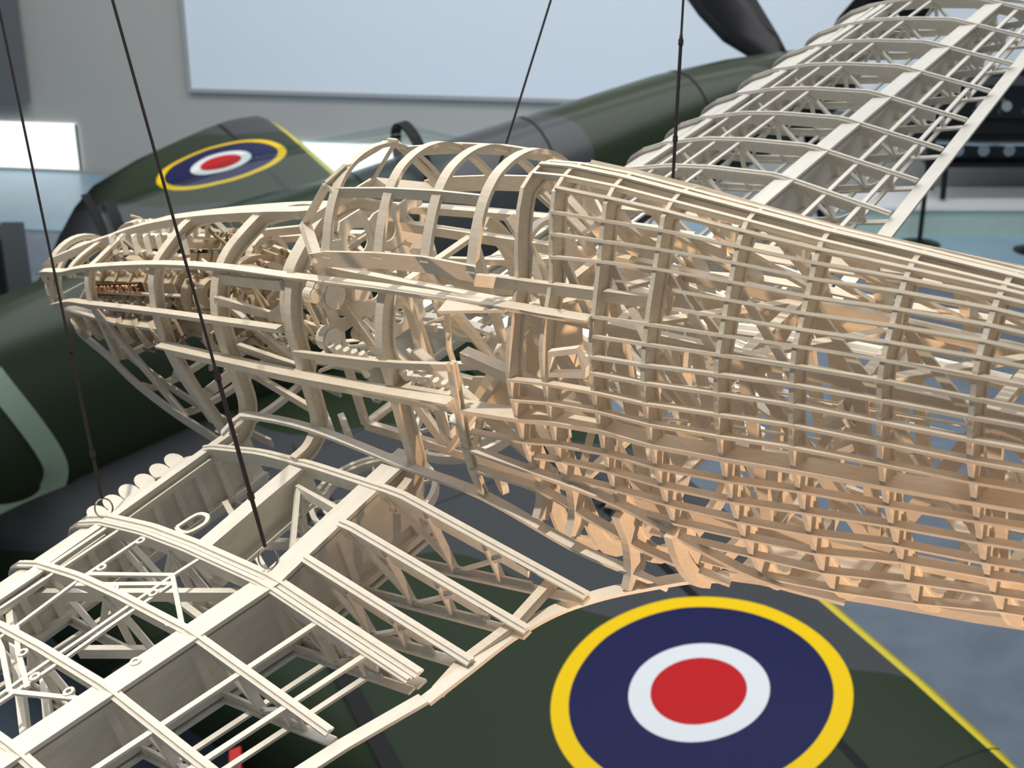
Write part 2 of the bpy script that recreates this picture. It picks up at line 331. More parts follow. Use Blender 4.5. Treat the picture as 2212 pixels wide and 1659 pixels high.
# canopy with frames and glass
GL = bpy.data.materials.new('canopy_glass'); GL.use_nodes = True; nt_ = GL.node_tree; nt_.nodes.clear()
o_ = nt_.nodes.new('ShaderNodeOutputMaterial'); t_ = nt_.nodes.new('ShaderNodeBsdfTransparent'); g_ = nt_.nodes.new('ShaderNodeBsdfGlossy'); x_ = nt_.nodes.new('ShaderNodeMixShader')
t_.inputs[0].default_value = (.86, .92, .90, 1); g_.inputs['Roughness'].default_value = .08; x_.inputs[0].default_value = .035
nt_.links.new(t_.outputs[0], x_.inputs[1]); nt_.links.new(g_.outputs[0], x_.inputs[2]); nt_.links.new(x_.outputs[0], o_.inputs[0])
CST = ((.85, .05, .05, .86), (.5, .27, .26, .84), (-.4, .31, .38, .82), (-1.2, .28, .36, .80), (-1.26, .27, .35, .80))
cn = MB().loft([[(x, hw * math.sin(a), zb + hh * math.cos(a)) for a in [-PI / 2 + PI * k / 12 for k in range(13)]] for x, hw, hh, zb in CST], False).build('canopy', GL, fs, smooth=True)
for x, hw, hh, zb in (CST[1], CST[3]):
    MB().sweep([(x, (hw + .005) * math.sin(a), zb + (hh + .005) * math.cos(a)) for a in [-PI / 2 + PI * k / 16 for k in range(17)]], (1, 0, 0), (-.03, .03), (-.006, .012)).build('canopy_bow', DARK, cn)
# code letter on the fuselage flank
def flank(x, z, o=.004):
    zc, hw, hh = [interp(-x, [-q[0] for q in FST], [q[i] for q in FST]) for i in (1, 2, 3)]; c = max(-1, min(1, (z - zc) / hh)); c = math.copysign(abs(c) ** (1 / .85), c); return V((x, -(hw * math.sqrt(1 - c * c) ** .85 + o), z))
for letter_x in (-2.34,):
    arc = [(-2.06, .60), (-1.98, .34), (-1.93, .10), (-1.94, -.03), (-2.02, -.13), (-2.16, -.16), (-2.32, -.12), (-2.40, .0), (-2.42, .2), (-2.48, .60)]
    pp = smooth([(x, 0, z) for x, z in arc], 6); pts = [flank(q.x, q.z) for q in pp]
    MB().sweep(pts, [(0, -1, .1)] * len(pts), (-.003, .004), (-.062, .062)).build('code_letter', SKY, fus)
# tail and undercarriage (mostly outside the picture)
MB().plate([(-5.1, 0, .7), (-5.6, 0, 1.75), (-6.0, 0, 1.85), (-6.4, 0, 1.5), (-6.45, 0, .6), (-6.0, 0, .5)], (0, .10, 0)).build('tail_fin', PF, fs)
for s_ in (-1, 1): MB().plate([(-5.2, s_ * .1, .62), (-5.5, s_ * 1.5, .62), (-6.0, s_ * 1.5, .62), (-6.2, s_ * .1, .62)], (0, 0, .08)).build('tailplane', PF, fs)
inv = MF.inverted()
for s_ in (-1, 1):
    top = V((.45, s_ * 1.1, -.12)); wt = MF @ top; foot = inv @ V((wt.x, wt.y, .33)); ax = V((0, 1, 0))
    lg = MB().tube([top, foot], .05, 10).build('undercarriage_leg', CHROME, fs); MB().disc(foot, ax, .315, .18, 28).build('wheel', BLACK, lg); MB().disc(foot, ax, .15, .19, 20).build('wheel_hub', CHROME, lg)
top = V((-5.5, 0, .35)); wt = MF @ top; foot = inv @ V((wt.x, wt.y, .14)); lg = MB().tube([top, foot], .03, 8).build('tailwheel_leg', CHROME, fs); MB().disc(foot, (0, 1, 0), .13, .08, 20).build('wheel', BLACK, lg)

# ================================================================== THE HANGING MODEL
# model space = full-size metres (x aft, y starboard, z up) built at one fifth
K = .2
R_ = Matrix(((.7381718, .6347394, -.2284913), (.1817893, -.5133304, -.838716), (-.6496577, .5775792, -.4943149)))
C_ = V((7.5729872, -3.4051958, 2.7033547)); O_ = V((3.4, 0, -.8))
MC = Matrix((RIGHT, DOWN, FWD)).transposed()
def to_world(X): return CAM + K * (MC @ (R_ @ (V(X) - C_)))
mdl = empty('model_aircraft', (0, 0, 0)); mw = (MC @ R_).to_4x4() @ Matrix.Scale(K, 4); mw.translation = to_world(O_); mdl.matrix_world = mw
tag(mdl, 'cream wooden skeleton model of a fighter aircraft hanging on wires', 'model aircraft')
def B(mb, name, material=WOOD, parent=None, sm=False): return mb.build(name, material, parent or mdl, O_, sm)
def ray(u, v): return R_.transposed() @ V(((u - 1106) / FPX, (v - 829.5) / FPX, 1))
def at(u, v, x=None, y=None, z=None):
    d = ray(u, v); i, q = (0, x) if x is not None else (1, y) if y is not None else (2, z); return C_ + d * ((q - C_[i]) / d[i])
X_ = V((1, 0, 0)); Y_ = V((0, 1, 0)); Z_ = V((0, 0, 1))
mir = lambda p: V((p[0], -p[1], p[2]))

# ------------------------------------------------------------------ fuselage sections
GX = [4.216, 4.368, 4.594, 4.834, 5.125, 5.396, 5.701, 5.986]
GS = [
 [(0, .858), (-.04, .85), (-.107, .835), (-.174, .745), (-.225, .63), (-.262, .521), (-.314, .429), (-.354, .378), (-.431, .196), (-.446, 0), (-.438, -.215), (-.408, -.404), (-.392, -.591), (-.32, -.74), (-.18, -.82), (0, -.84)],
 [(0, .86), (-.04, .853), (-.119, .825), (-.165, .74), (-.195, .66), (-.24, .53), (-.288, .455), (-.356, .347), (-.393, .249), (-.422, -.011), (-.421, -.205), (-.404, -.361), (-.358, -.602), (-.29, -.73), (-.17, -.80), (0, -.82)],
 [(0, .84), (-.04, .834), (-.115, .80), (-.19, .66), (-.27, .51), (-.339, .379), (-.383, .246), (-.4, .079), (-.412, -.13), (-.398, -.336), (-.37, -.53), (-.30, -.68), (-.17, -.76), (0, -.78)],
 [(0, .806), (-.04, .80), (-.111, .772), (-.17, .68), (-.294, .48), (-.385, .286), (-.411, .114), (-.415, -.093), (-.398, -.265), (-.365, -.441), (-.31, -.60), (-.22, -.70), (-.12, -.735), (0, -.735)],
 [(0, .764), (-.04, .758), (-.087, .735), (-.164, .641), (-.317, .412), (-.351, .339), (-.397, .148), (-.401, -.081), (-.375, -.279), (-.285, -.608), (-.2, -.70), (-.12, -.72), (0, -.72)],
 [(0, .725), (-.04, .718), (-.081, .695), (-.149, .609), (-.226, .515), (-.298, .416), (-.379, .136), (-.375, -.052), (-.336, -.343), (-.259, -.567), (-.18, -.665), (-.1, -.70), (0, -.70)],
 [(0, .688), (-.04, .682), (-.098, .652), (-.2, .555), (-.297, .433), (-.345, .247), (-.355, .023), (-.307, -.261), (-.241, -.51), (-.173, -.615), (-.09, -.675), (0, -.678)],
 [(0, .653), (-.04, .647), (-.108, .62), (-.244, .503), (-.277, .439), (-.333, .259), (-.326, .028), (-.288, -.241), (-.169, -.555), (-.08, -.645), (0, -.65)]]
ZC = .05
def polar(sec):
    pts = smooth([(0, y, z) for y, z in sec], 6); T = []; Rr = []
    for p in pts: T.append(math.atan2(-p.y, p.z - ZC)); Rr.append(math.hypot(p.y, p.z - ZC))
    T[0] = 0; T[-1] = PI
    return T, Rr
GP = [polar(s) for s in GS]
def srad(i, t): return interp(t, *GP[i])
def surf(x, t):
    """port point of the fuselage skin at station x, angle t from the top"""
    if x >= GX[-1]:
        k = 1 - .27 * (x - GX[-1]); r = srad(7, t) * k; zc = ZC + .02 * (x - GX[-1])
    else:
        i = max(0, min(len(GX) - 2, sum(1 for g_ in GX if g_ <= x) - 1)); f_ = max(0, (x - GX[i]) / (GX[i + 1] - GX[i])); r = srad(i, t) * (1 - f_) + srad(i + 1, t) * f_; zc = ZC
    return V((x, -r * math.sin(t), zc + r * math.cos(t)))
def former(x, half, name, depth=.055, th=.016, fl=.034, outer=.0, mat_=WOOD, closed=True):
    h = [V((x, y, z)) for y, z in half]
    full = h + [mir(p) for p in reversed(h[1:-1])] if closed else [mir(p) for p in reversed(h[1:])] + h
    mb = MB(); mb.sweep(full, X_, (-th / 2, th / 2), (-depth, 0), closed)
    mb.sweep(full, X_, (-fl / 2, fl / 2), (-depth - .008, -depth + .004), closed)
    if outer: mb.sweep(full, X_, (-outer / 2, outer / 2), (-.010, .002), closed)
    return B(mb, name, mat_)
allx = GX + [6.28, 6.59, 6.92, 7.25, 7.6, 7.95, 8.3]
for x in allx:
    half = [(surf(x, PI * k / 40).y, surf(x, PI * k / 40).z) for k in range(41)]
    former(x, half, 'fuselage_former', .062, .018, .032)

# ------------------------------------------------------------------ stringers
T3 = [7.5, 11.6, 15.4, 20.1, 25.2, 30.7, 37.1, 44.6, 53.1, 60.9, 70.8, 81.9, 94.1, 106.8, 117.1, 126.8, 135.7, 143.0, 151]
T5 = [6.5, 9.6, 13.2, 17.9, 22.8, 28.0, 34.0, 40.9, 48.0, 56.5, 66.2, 77.5, 90.9, 103.8, 117.2, 129.4, 138.6, 147.9, 156.7]
START = [4.368, 4.368, 4.368, 4.368, 4.93, 4.93, 4.216, 4.594, 4.594, 4.594, 4.216, 4.216, 3.9, 3.95, 4.25, 4.37, 4.53, 4.70, 4.88]
def tang(x, t): return (surf(x, t + .02) - surf(x, t - .02)).normalized()
def stringer(i, side):
    xs = [START[i]] + [x for x in allx if x > START[i] + .02] + [8.45]; pts = []; ws = []
    for x in xs:
        f_ = (x - 4.834) / (5.396 - 4.834); f_ = 1 + (f_ - 1) * .35 if f_ > 1 else f_ * .6 if f_ < 0 else f_
        t = math.radians(T3[i] + (T5[i] - T3[i]) * f_); p = surf(max(x, 4.216), t); p.x = x
        if x < 4.216: p.y -= .03 * (4.216 - x) / .3
        wv = tang(max(x, 4.216), t)
        pts.append(p if side < 0 else mir(p)); ws.append(wv if side < 0 else mir(wv))
    if side > 0 and i in (2, 5, 8, 10, 11, 13, 14, 16, 17): return
    d = .070 if i == 12 else .024
    b = (-.006, d) if side < 0 else (-d, .006)
    B(MB().sweep(pts, ws, (-.0055, .0055) if i != 12 else (-.009, .009), b), 'longeron' if i == 12 else 'stringer')
for side in (-1, 1):
    for i in range(19): stringer(i, side)
# dorsal spine and its two rails
B(MB().sweep([surf(x, 0) + V((0, 0, .004)) for x in allx + [8.45]], Y_, (-.010, .010), (-.010, .004)), 'dorsal_spine')
B(MB().sweep([surf(x, 0) - V((0, 0, .03)) for x in allx + [8.45]], Y_, (-.010, .010), (-.03, .03)), 'spine_web')
for s_ in (-1, 1):
    q = [surf(x, math.radians(3.7)) for x in allx + [8.45]]; B(MB().sweep(q if s_ < 0 else [mir(p) for p in q], Y_, (-.007, .007), (-.018, .002)), 'dorsal_rail')
# keel board under the rear fuselage
KE = [(4.90, -.205, -.72), (5.013, -.178, -.72), (5.126, -.165, -.72), (5.482, -.113, -.70), (5.82, -.085, -.67), (5.996, -.068, -.65), (6.5, -.06, -.59), (7.5, -.05, -.45), (8.4, -.03, -.32)]
rg = []
for x, y, z in KE: rg.append([(x, y, z), (x, -y, z), (x, -y, z - .014), (x, y, z - .014)])
B(MB().loft(rg), 'keel_board')
for s_ in (-1, 1): B(MB().sweep([(x, s_ * -y + s_ * .0, z + .015) for x, y, z in KE], Z_, (-.03, .012), (-.006, .006)), 'keel_edge')

# ------------------------------------------------------------------ nose and cockpit formers
def cowl(x, half, name, depth=.05, th=.014, fl=.045, outer=.045, top=True):
    h = [V((x, y, z)) for y, z in half]; h = smooth(h, 4)
    if top:
        full = h[1:][::-1]; full = [mir(p) for p in full] + h; sides = [full]
    else: sides = [h, [mir(p) for p in h][::-1]]
    for pts in sides:
        mb = MB(); mb.sweep(pts, X_, (-th / 2, th / 2), (-depth, 0)); mb.sweep(pts, X_, (-fl / 2, fl / 2), (-depth - .008, -depth + .003)); mb.sweep(pts, X_, (-outer / 2, outer / 2), (-.009, .002)); B(mb, name)
cowl(.76, [(0, .115), (-.1, .108), (-.2, .09), (-.27, .06), (-.295, .02)], 'cowl_former', .03, .012, .03, .035)
cowl(1.038, [(0, .195), (-.103, .172), (-.228, .139), (-.291, .121), (-.334, .063), (-.355, -.002), (-.365, -.063), (-.36, -.2), (-.36, -.43)], 'cowl_former', .035, .012, .035, .04)
cowl(1.734, [(0, .358), (-.08, .345), (-.209, .294), (-.296, .245), (-.348, .176), (-.369, .116), (-.395, .027), (-.406, -.069), (-.414, -.173), (-.389, -.415), (-.33, -.69)], 'cowl_former', .05, .016, .05, .05)
cowl(2.339, [(0, .455), (-.092, .432), (-.224, .388), (-.318, .325), (-.388, .23), (-.434, .107), (-.448, -.011), (-.45, -.106), (-.455, -.238), (-.462, -.336), (-.49, -.405), (-.533, -.445), (-.575, -.458)], 'cowl_former', .06, .02, .06, .055)
cowl(2.913, [(0, .552), (-.1, .535), (-.194, .487), (-.307, .416), (-.342, .374), (-.406, .255), (-.435, .154), (-.447, .04), (-.458, -.075), (-.466, -.201), (-.477, -.292), (-.507, -.342), (-.566, -.379), (-.647, -.387)], 'cockpit_former', .055, .02, .055, .045)
cowl(2.86, [(0, .535), (-.1, .515), (-.19, .47), (-.29, .41), (-.335, .36), (-.395, .25), (-.42, .1), (-.42, -.05)], 'firewall_former', .05, .012, .03, .03)
cowl(3.513, [(-.33, .407), (-.39, .317), (-.443, .185), (-.449, .081), (-.453, -.035), (-.462, -.186), (-.465, -.341), (-.474, -.386), (-.517, -.436), (-.646, -.456)], 'cockpit_former', .06, .02, .05, .045, top=False)
cowl(3.93, [(-.452, .20), (-.478, .015), (-.497, -.149), (-.50, -.28), (-.487, -.414)], 'hatch_former', .025, .012, .025, .035, top=False)
# nose ring with its inner rim
B(MB().ring((.35, 0, -.20), (1, 0, .0), .245, .03, .05, 36), 'nose_ring')
B(MB().ring((.40, 0, -.20), (1, 0, .0), .215, .02, .04, 36), 'nose_ring')
for k in range(10): a = 2 * PI * k / 10; B(MB().strut((.39, .05 * math.cos(a), -.20 + .05 * math.sin(a)), (.37, .235 * math.cos(a), -.20 + .235 * math.sin(a)), .012, .008, X_), 'nose_spoke')
def both(pts, name, w, d, wd=Z_, mat_=WOOD, k=4):
    for s_ in (-1, 1):
        q = smooth([p if s_ < 0 else mir(p) for p in pts], k); B(MB().sweep(q, wd, (-w / 2, w / 2), (-d / 2, d / 2)), name, mat_)
L1 = [(.35, -.235, -.10), (.44, -.285, -.01), (.56, -.296, .03), (.76, -.292, .055), (1.038, -.291, .121), (1.734, -.300, .245), (2.339, -.318, .325), (2.913, -.335, .370), (3.513, -.335, .407), (4.216, -.325, .432), (4.368, -.316, .428), (4.594, -.313, .434)]
both(L1, 'side_longeron', .034, .022)
both([(x, y - .012, z + .012) for x, y, z in L1[1:]], 'longeron_cap', .010, .045)
both([at(1026, 604, y=-.375), at(1115, 613, x=4.216), at(1192, 623, x=4.368), at(1300, 637, x=4.594), at(1437, 654, x=4.834)], 'sill_longeron', .045, .022)
L2 = [(.35, -.24, -.25), (.50, -.305, -.19), (.8, -.345, -.10), (1.038, -.367, -.063), (1.734, -.397, .027), (2.339, -.436, .107), (2.86, -.436, .150)]
both(L2, 'side_longeron', .034, .020); both([(x, y - .010, z + .014) for x, y, z in L2], 'longeron_cap', .010, .04)
L3 = [(1.734, -.416, -.173), (2.339, -.452, -.112), (2.913, -.460, -.075), (3.513, -.457, -.030), (3.93, -.475, .02)]
both(L3, 'lower_longeron', .07, .018); both([(x, y - .02, z + .03) for x, y, z in L3], 'longeron_cap', .012, .06)
both([(2.913, -.449, .045), (3.513, -.451, .115), (3.93, -.458, .19)], 'cockpit_rail', .03, .02)
DB = [(.36, -.20, -.06), (.42, -.22, .015), (.49, -.205, .052), (.593, -.14, .080), (.68, -.06, .098), (.80, -.008, .125), (1.106, 0, .215), (1.40, 0, .29), (1.804, 0, .372), (2.345, 0, .455), (2.70, 0, .50), (2.95, 0, .55)]
B(MB().sweep(smooth(DB, 5), Y_, (-.028, .028), (-.03, .012)), 'cowl_ridge_beam')
CH = [(.35, -.17, -.38), (.52, -.27, -.35), (.75, -.335, -.35), (.97, -.36, -.41), (1.166, -.362, -.55), (1.466, -.37, -.665), (1.823, -.40, -.72), (2.1, -.45, -.74)]
both(CH, 'chin_stringer', .065, .014); both([(.85, -.25, -.40), (1.166, -.25, -.56), (1.6, -.25, -.70), (2.1, -.25, -.78)], 'chin_stringer', .05, .014)
for x, z in ((.97, -.41), (1.2, -.565), (1.466, -.665), (1.8, -.715)): B(MB().sweep(smooth([(x, -.36, z), (x, -.28, z - .06), (x, 0, z - .09), (x, .28, z - .06), (x, .36, z)], 5), X_, (-.02, .02), (-.03, 0)), 'chin_former')
for p, q in (((1.04, -.36, -.1), (1.55, -.36, -.68)), ((1.75, -.40, -.2), (2.08, -.45, -.70)), ((1.75, -.38, -.30), (1.3, -.2, -.58)), ((2.3, -.42, -.2), (1.6, -.3, -.6))):
    for f_ in (V, mir): B(MB().strut(f_(p), f_(q), .055, .02, X_), 'cowl_brace')

# ------------------------------------------------------------------ canopy
LR = [(3.14, -.358, .490), (3.25, -.358, .516), (3.577, -.358, .555), (3.849, -.358, .575), (4.12, -.358, .572)]
CAN = B(MB().sweep(LR, Z_, (-.035, .035), (-.006, .006)), 'canopy_frame'); B(MB().sweep([mir(p) for p in LR], Z_, (-.035, .035), (-.006, .006)), 'canopy_rail', WOOD, CAN)
for s_ in (-1, 1):
    B(MB().sweep([(3.235, s_ * .204, .741), (3.577, s_ * .214, .780), (3.849, s_ * .208, .793), (4.092, s_ * .192, .789)], Z_, (-.022, .022), (-.006, .006)), 'canopy_rail', WOOD, CAN)
for x, zb, dz in ((3.245, .516, -.028), (3.577, .560, .0), (3.849, .580, .010), (4.092, .570, .010)):
    pts = smooth([(x, -.355, zb), (x, -.288, .675 + dz), (x, -.207, .775 + dz), (x, -.125, .832 + dz), (x, -.05, .853 + dz), (x, 0, .857 + dz)], 4); pts = pts + [mir(p) for p in pts[-2::-1]]
    B(MB().sweep(pts, X_, (-.024, .024), (-.014, .003)), 'canopy_bow', WOOD, CAN)
for s_ in (-1, 1):
    for a_, b_, w_ in (((2.96, .205, .571), (3.195, .205, .778), .04), ((3.195, .205, .778), (3.245, .12, .822), .035), ((2.96, .205, .571), (3.18, .358, .49), .045), ((3.195, .205, .778), (3.235, .21, .741), .03), ((2.93, .205, .555), (3.15, .355, .485), .03)):
        p = V((a_[0], s_ * a_[1], a_[2])); q = V((b_[0], s_ * b_[1], b_[2])); B(MB().strut(p, q, w_, .014, Y_ * s_ + Z_ * .4), 'windscreen_post', WOOD, CAN)
    B(MB().strut((3.24, s_ * .21, .74), (3.22, s_ * .356, .515), .05, .012, X_), 'windscreen_post', WOOD, CAN)
B(MB().strut((2.96, -.205, .571), (2.96, .205, .571), .035, .014, Z_), 'windscreen_post', WOOD, CAN)
B(MB().strut((3.245, -.12, .822), (3.245, .12, .822), .035, .014, X_), 'windscreen_post', WOOD, CAN)
for s_ in (-1, 1):
    B(MB().strut((4.20, s_ * .05, .79), (4.38, s_ * .02, .60), .04, .02, Y_), 'headrest_brace'); B(MB().strut((4.13, s_ * .14, .70), (4.25, s_ * .13, .42), .045, .02, Y_), 'headrest_brace')
    B(MB().strut((3.93, s_ * .40, .43), (4.2, s_ * .31, .43), .10, .012, Y_), 'decking_plate')

# ------------------------------------------------------------------ internal truss of the rear fuselage
def ul(x): return V((x, .22 - .03 * max(0, x - 4.3), .36 - .05 * max(0, x - 4.3)))
def ll(x): return V((x, .24 - .04 * max(0, x - 4.3), -.46 + .05 * max(0, x - 4.3)))
tx = [2.95, 3.5, 4.216, 4.594, 5.125, 5.55, 5.986, 6.5, 7.1, 7.8]
for s_ in (-1, 1):
    f_ = (lambda p: mir(p)) if s_ < 0 else (lambda p: p)
    for fn in (ul, ll): B(MB().sweep([f_(fn(x)) for x in tx], Z_, (-.022, .022), (-.015, .015)), 'truss_longeron')
    for i, x in enumerate(tx):
        B(MB().strut(f_(ul(x)), f_(ll(x)), .045, .022, X_), 'truss_post')
        if i < len(tx) - 1:
            a_, b_ = (ul(x), ll(tx[i + 1])) if i % 2 == 0 else (ll(x), ul(tx[i + 1]))
            B(MB().strut(f_(a_), f_(b_), .055, .024, X_), 'truss_diagonal')
            if i > 1:
                a_, b_ = (ll(x), ul(tx[i + 1])) if i % 2 == 0 else (ul(x), ll(tx[i + 1])); o = V((0, -.03, 0)); B(MB().strut(f_(a_ + o), f_(b_ + o), .03, .012, X_), 'truss_diagonal')
for i, x in enumerate(tx):
    B(MB().strut(ul(x), mir(ul(x)), .04, .02, X_), 'truss_crossbar'); B(MB().strut(ll(x), mir(ll(x)), .05, .02, X_), 'truss_crossbar')
    if i < len(tx) - 1:
        B(MB().strut(ll(x), mir(ll(tx[i + 1])), .04, .015, Y_), 'truss_crossbrace')
        if x > 4.2: B(MB().strut(mir(ul(x)), ul(tx[i + 1]), .035, .015, Y_), 'truss_crossbrace')
for i, x in enumerate(GX[:-1]):
    x2 = GX[i + 1]
    for s_ in (-1, 1):      # sloping deck struts just under the dorsal stringers
        a_ = surf(x, .28); b_ = surf(x2, .85); k_ = lambda p: V((p.x, s_ * -p.y * .84, ZC + (p.z - ZC) * .84)); B(MB().strut(k_(a_), k_(b_), .03, .014, X_), 'deck_strut')
# deep side panels against the starboard longeron and small rudder fittings along the port one
for i in range(1, 7): B(MB().plate([(GX[i] + .03, .27, .24), (GX[i + 1] - .03, .265, .23), (GX[i + 1] - .03, .285, .13), (GX[i] + .03, .29, .14)], (0, .008, 0)), 'side_plank')
for x, y, z in ((4.75, -.2, .30), (5.45, -.15, .12), (5.48, -.15, .02), (6.0, -.12, -.02)):
    hb = B(MB().disc((x, y, z), (1, .4, .5), .035, .10, 10), 'control_pulley', WOOD2); B(MB().ring((x + .03, y, z + .02), (1, .4, .5), .045, .012, .02, 12), 'pulley_rim', WOOD2, hb)
for s_ in (-1, 1): B(MB().tube([(3.6, s_ * .1, -.25), (5.0, s_ * .12, -.05), (6.5, s_ * .08, .05), (8.0, s_ * .05, .1)], .006, 6), 'control_cable', WOOD2)

# footstep hatch between the second and third rear formers
hp = [at(u, v, y=-.425) for u, v in ((1192, 762), (1250, 755), (1264, 790), (1264, 808), (1190, 806))]
B(MB().sweep(hp, Y_, (-.012, .012), (-.012, .012), True), 'footstep_frame', WOOD2)
hp = [at(u, v, y=-.40) for u, v in ((895, 815), (930, 816), (930, 850), (897, 848))]
B(MB().sweep(hp, Y_, (-.01, .01), (-.012, .012), True), 'hatch_frame', WOOD2)

# ------------------------------------------------------------------ cockpit fittings
pan = B(MB().holed((3.06, .13, .385), Y_, Z_, .17, .20, .055, .012), 'instrument_panel', WOOD2)
for y, z, w_, h_, r in ((-.045, .42, .17, .24, .062), (-.05, .18, .18, .24, .05), (.13, .17, .17, .22, .06), (.29, .36, .15, .20, .05), (.29, .17, .15, .18, .045), (-.215, .38, .17, .20, .05), (-.23, .18, .18, .20, .045), (.05, -.02, .30, .16, .035)):
    B(MB().holed((3.06, y, z), Y_, Z_, w_, h_, r, .012), 'panel_section', WOOD2, pan)
for y, z, r in ((-.30, .29, .065), (-.155, .235, .055), (-.39, .34, .035), (-.36, .36, .035), (-.38, .12, .055), (-.22, .05, .03), (.05, .27, .045)):
    B(MB().disc((3.10, y, z), X_, r, .05, 18), 'gauge', WOOD, pan); B(MB().disc((3.13, y, z), X_, r * .86, .006, 18), 'gauge_face', WOOD2, pan)
seat = B(MB().loft([[(3.62, y, z) for y, z in ((-.2, -.22), (.2, -.22), (.2, -.19), (-.2, -.19))], [(3.95, y, z) for y, z in ((-.2, -.28), (.2, -.28), (.2, -.25), (-.2, -.25))]]), 'pilot_seat')
B(MB().loft([[(3.95, -.2, -.27), (3.95, .2, -.27), (3.975, .2, -.27), (3.975, -.2, -.27)], [(4.10, -.17, .30), (4.10, .17, .30), (4.125, .17, .30), (4.125, -.17, .30)]]), 'seat_back', WOOD, seat)
for s_ in (-1, 1):
    B(MB().plate([(3.62, s_ * .2, -.22), (3.95, s_ * .2, -.28), (4.02, s_ * .19, .0), (3.75, s_ * .2, -.05)], (0, .012, 0)), 'seat_side', WOOD, seat)
    B(MB().strut((3.7, s_ * .18, -.27), (3.6, s_ * .2, -.5), .03, .02, X_), 'seat_leg', WOOD, seat)
B(MB().sweep(smooth([(4.12, -.15, .28), (4.13, -.14, .45), (4.13, -.08, .56), (4.13, 0, .59), (4.13, .08, .56), (4.13, .14, .45), (4.12, .15, .28)], 4), X_, (-.02, .02), (-.02, 0)), 'headrest_arch', WOOD2, seat)
stk = B(MB().tube([(3.42, 0, -.45), (3.40, 0, -.1), (3.46, 0, .1)], .014, 8), 'control_column'); B(MB().ring((3.47, 0, .16), (1, 0, -.3), .06, .018, .018, 16), 'spade_grip', WOOD2, stk)
for k in range(26):
    x = random.uniform(3.0, 3.9); y = random.choice((-1, 1)) * random.uniform(.18, .40); z = random.uniform(-.25, .12); d = V((random.uniform(-.25, .25), random.uniform(-.08, .08), random.uniform(-.15, .2)))
    B(MB().strut((x, y, z), V((x, y, z)) + d, random.uniform(.012, .03), random.uniform(.008, .02), Y_), 'cockpit_lever', random.choice((WOOD, WOOD2)))
for y, z, x0 in ((-.42, .04, 3.05), (-.40, -.02, 3.5)):
    B(MB().strut((x0, y, z), (x0 + .35, y, z + .03), .07, .03, Y_), 'side_console')
    for k in range(6): B(MB().disc((x0 + .05 + .05 * k, y + .01, z + .05), (0, -.3, 1), .016, .05, 8), 'switch_knob', WOOD2)
for s_ in (-1, 1):
    B(MB().strut((3.55, s_ * .30, .10), (4.2, s_ * .32, -.35), .05, .02, Y_), 'cockpit_strut'); B(MB().strut((3.55, s_ * .28, -.42), (4.15, s_ * .30, .20), .04, .02, Y_), 'cockpit_strut')
    B(MB().strut((3.9, s_ * .34, .17), (4.35, s_ * .36, .10), .05, .05, Z_), 'oxygen_rack')

# ------------------------------------------------------------------ engine
TAN2 = mat('brown_engine_wood', (.36, .27, .17), .6, var=.15, scale=20)
eng = B(MB().loft([[(x, y, z) for y, z in ((-.20, -.02), (-.24, -.16), (-.14, -.30), (.14, -.30), (.24, -.16), (.20, -.02))] for x in (.82, 2.0)]), 'engine_crankcase', TAN)
for s_ in (-1, 1):
    c = V((0, s_ * .17, .05)); up = V((0, s_ * .45, .89)); sd = V((0, .89 * s_, -.45))
    def bx(x0, x1, u0, u1, w0_, w1_): return MB().loft([[V((x, 0, .13 * (x - 1.3) - .02)) + c + up * u + sd * w_ for u, w_ in ((u0, -w0_), (u0, w0_), (u1, w1_), (u1, -w1_))] for x in (x0, x1)])
    B(bx(.86, 1.82, -.14, -.02, .075, .075), 'cylinder_block', TAN2, eng)
    cv = B(bx(.84, 1.84, .0, .055, .085, .06), 'cam_cover', TAN, eng)
    for k in range(7):
        x = .88 + .15 * k; o = V((x, 0, .13 * (x - 1.3) - .02)) + c
        B(MB().sweep([o + up * -.14 + sd * .085, o + sd * .10, o + up * .06 + sd * .065, o + up * .075, o + up * .06 - sd * .065], X_, (-.008, .008), (-.008, .008)), 'cover_rib', TAN, eng)
    for k in range(12):
        x = .90 + .078 * k; o = V((x, 0, .13 * (x - 1.3) - .02)) + c; B(MB().disc(o + up * .085, up, .014, .05, 8), 'cover_stud', WOOD, eng)
        B(MB().disc(o + up * -.07 + sd * .095, sd, .018, .04, 8), 'spark_plug', WOOD, eng)
    for w_, u in ((.11, .02), (.10, -.15), (.0, .10)): B(MB().sweep([V((x, 0, .13 * (x - 1.3) - .02)) + c + up * u + sd * w_ for x in (.84, 1.3, 1.86)], up, (-.007, .007), (-.007, .007)), 'ignition_rail', WOOD, eng)
    for k in range(6):
        x = .74 + .165 * k; z = -.27 + .02 * k; hx = V((.55, s_ * -.8, .2))
        B(MB().ring((x, s_ * .33, z), hx, .072, .012, .035, 18), 'exhaust_stub', TAN, eng)
        B(MB().strut((x, s_ * .30, z + .06), (x + .05, s_ * .18, z + .18), .03, .02, X_), 'exhaust_flange', TAN, eng)
    B(MB().sweep([(.62, s_ * .31, -.19), (1.2, s_ * .335, -.16), (1.75, s_ * .345, -.10)], Z_, (-.008, .008), (-.03, .03)), 'exhaust_shelf', WOOD, eng)
    for k in range(7): B(MB().sweep(smooth([(1.0 + .12 * k, s_ * .05, .12 + .016 * k), (1.02 + .12 * k, s_ * .09, .21 + .016 * k), (1.06 + .12 * k, s_ * .13, .12 + .016 * k)], 4), Y_, (-.014, .014), (-.006, .006)), 'induction_pipe', WOOD2, eng)
    B(MB().sweep([(.95, s_ * .10, .10), (1.3, s_ * .10, .15), (1.42, s_ * .11, .16), (1.7, s_ * .11, .18)], Y_, (-.014, .014), (-.01, .01)), 'coolant_pipe', WOOD2, eng)
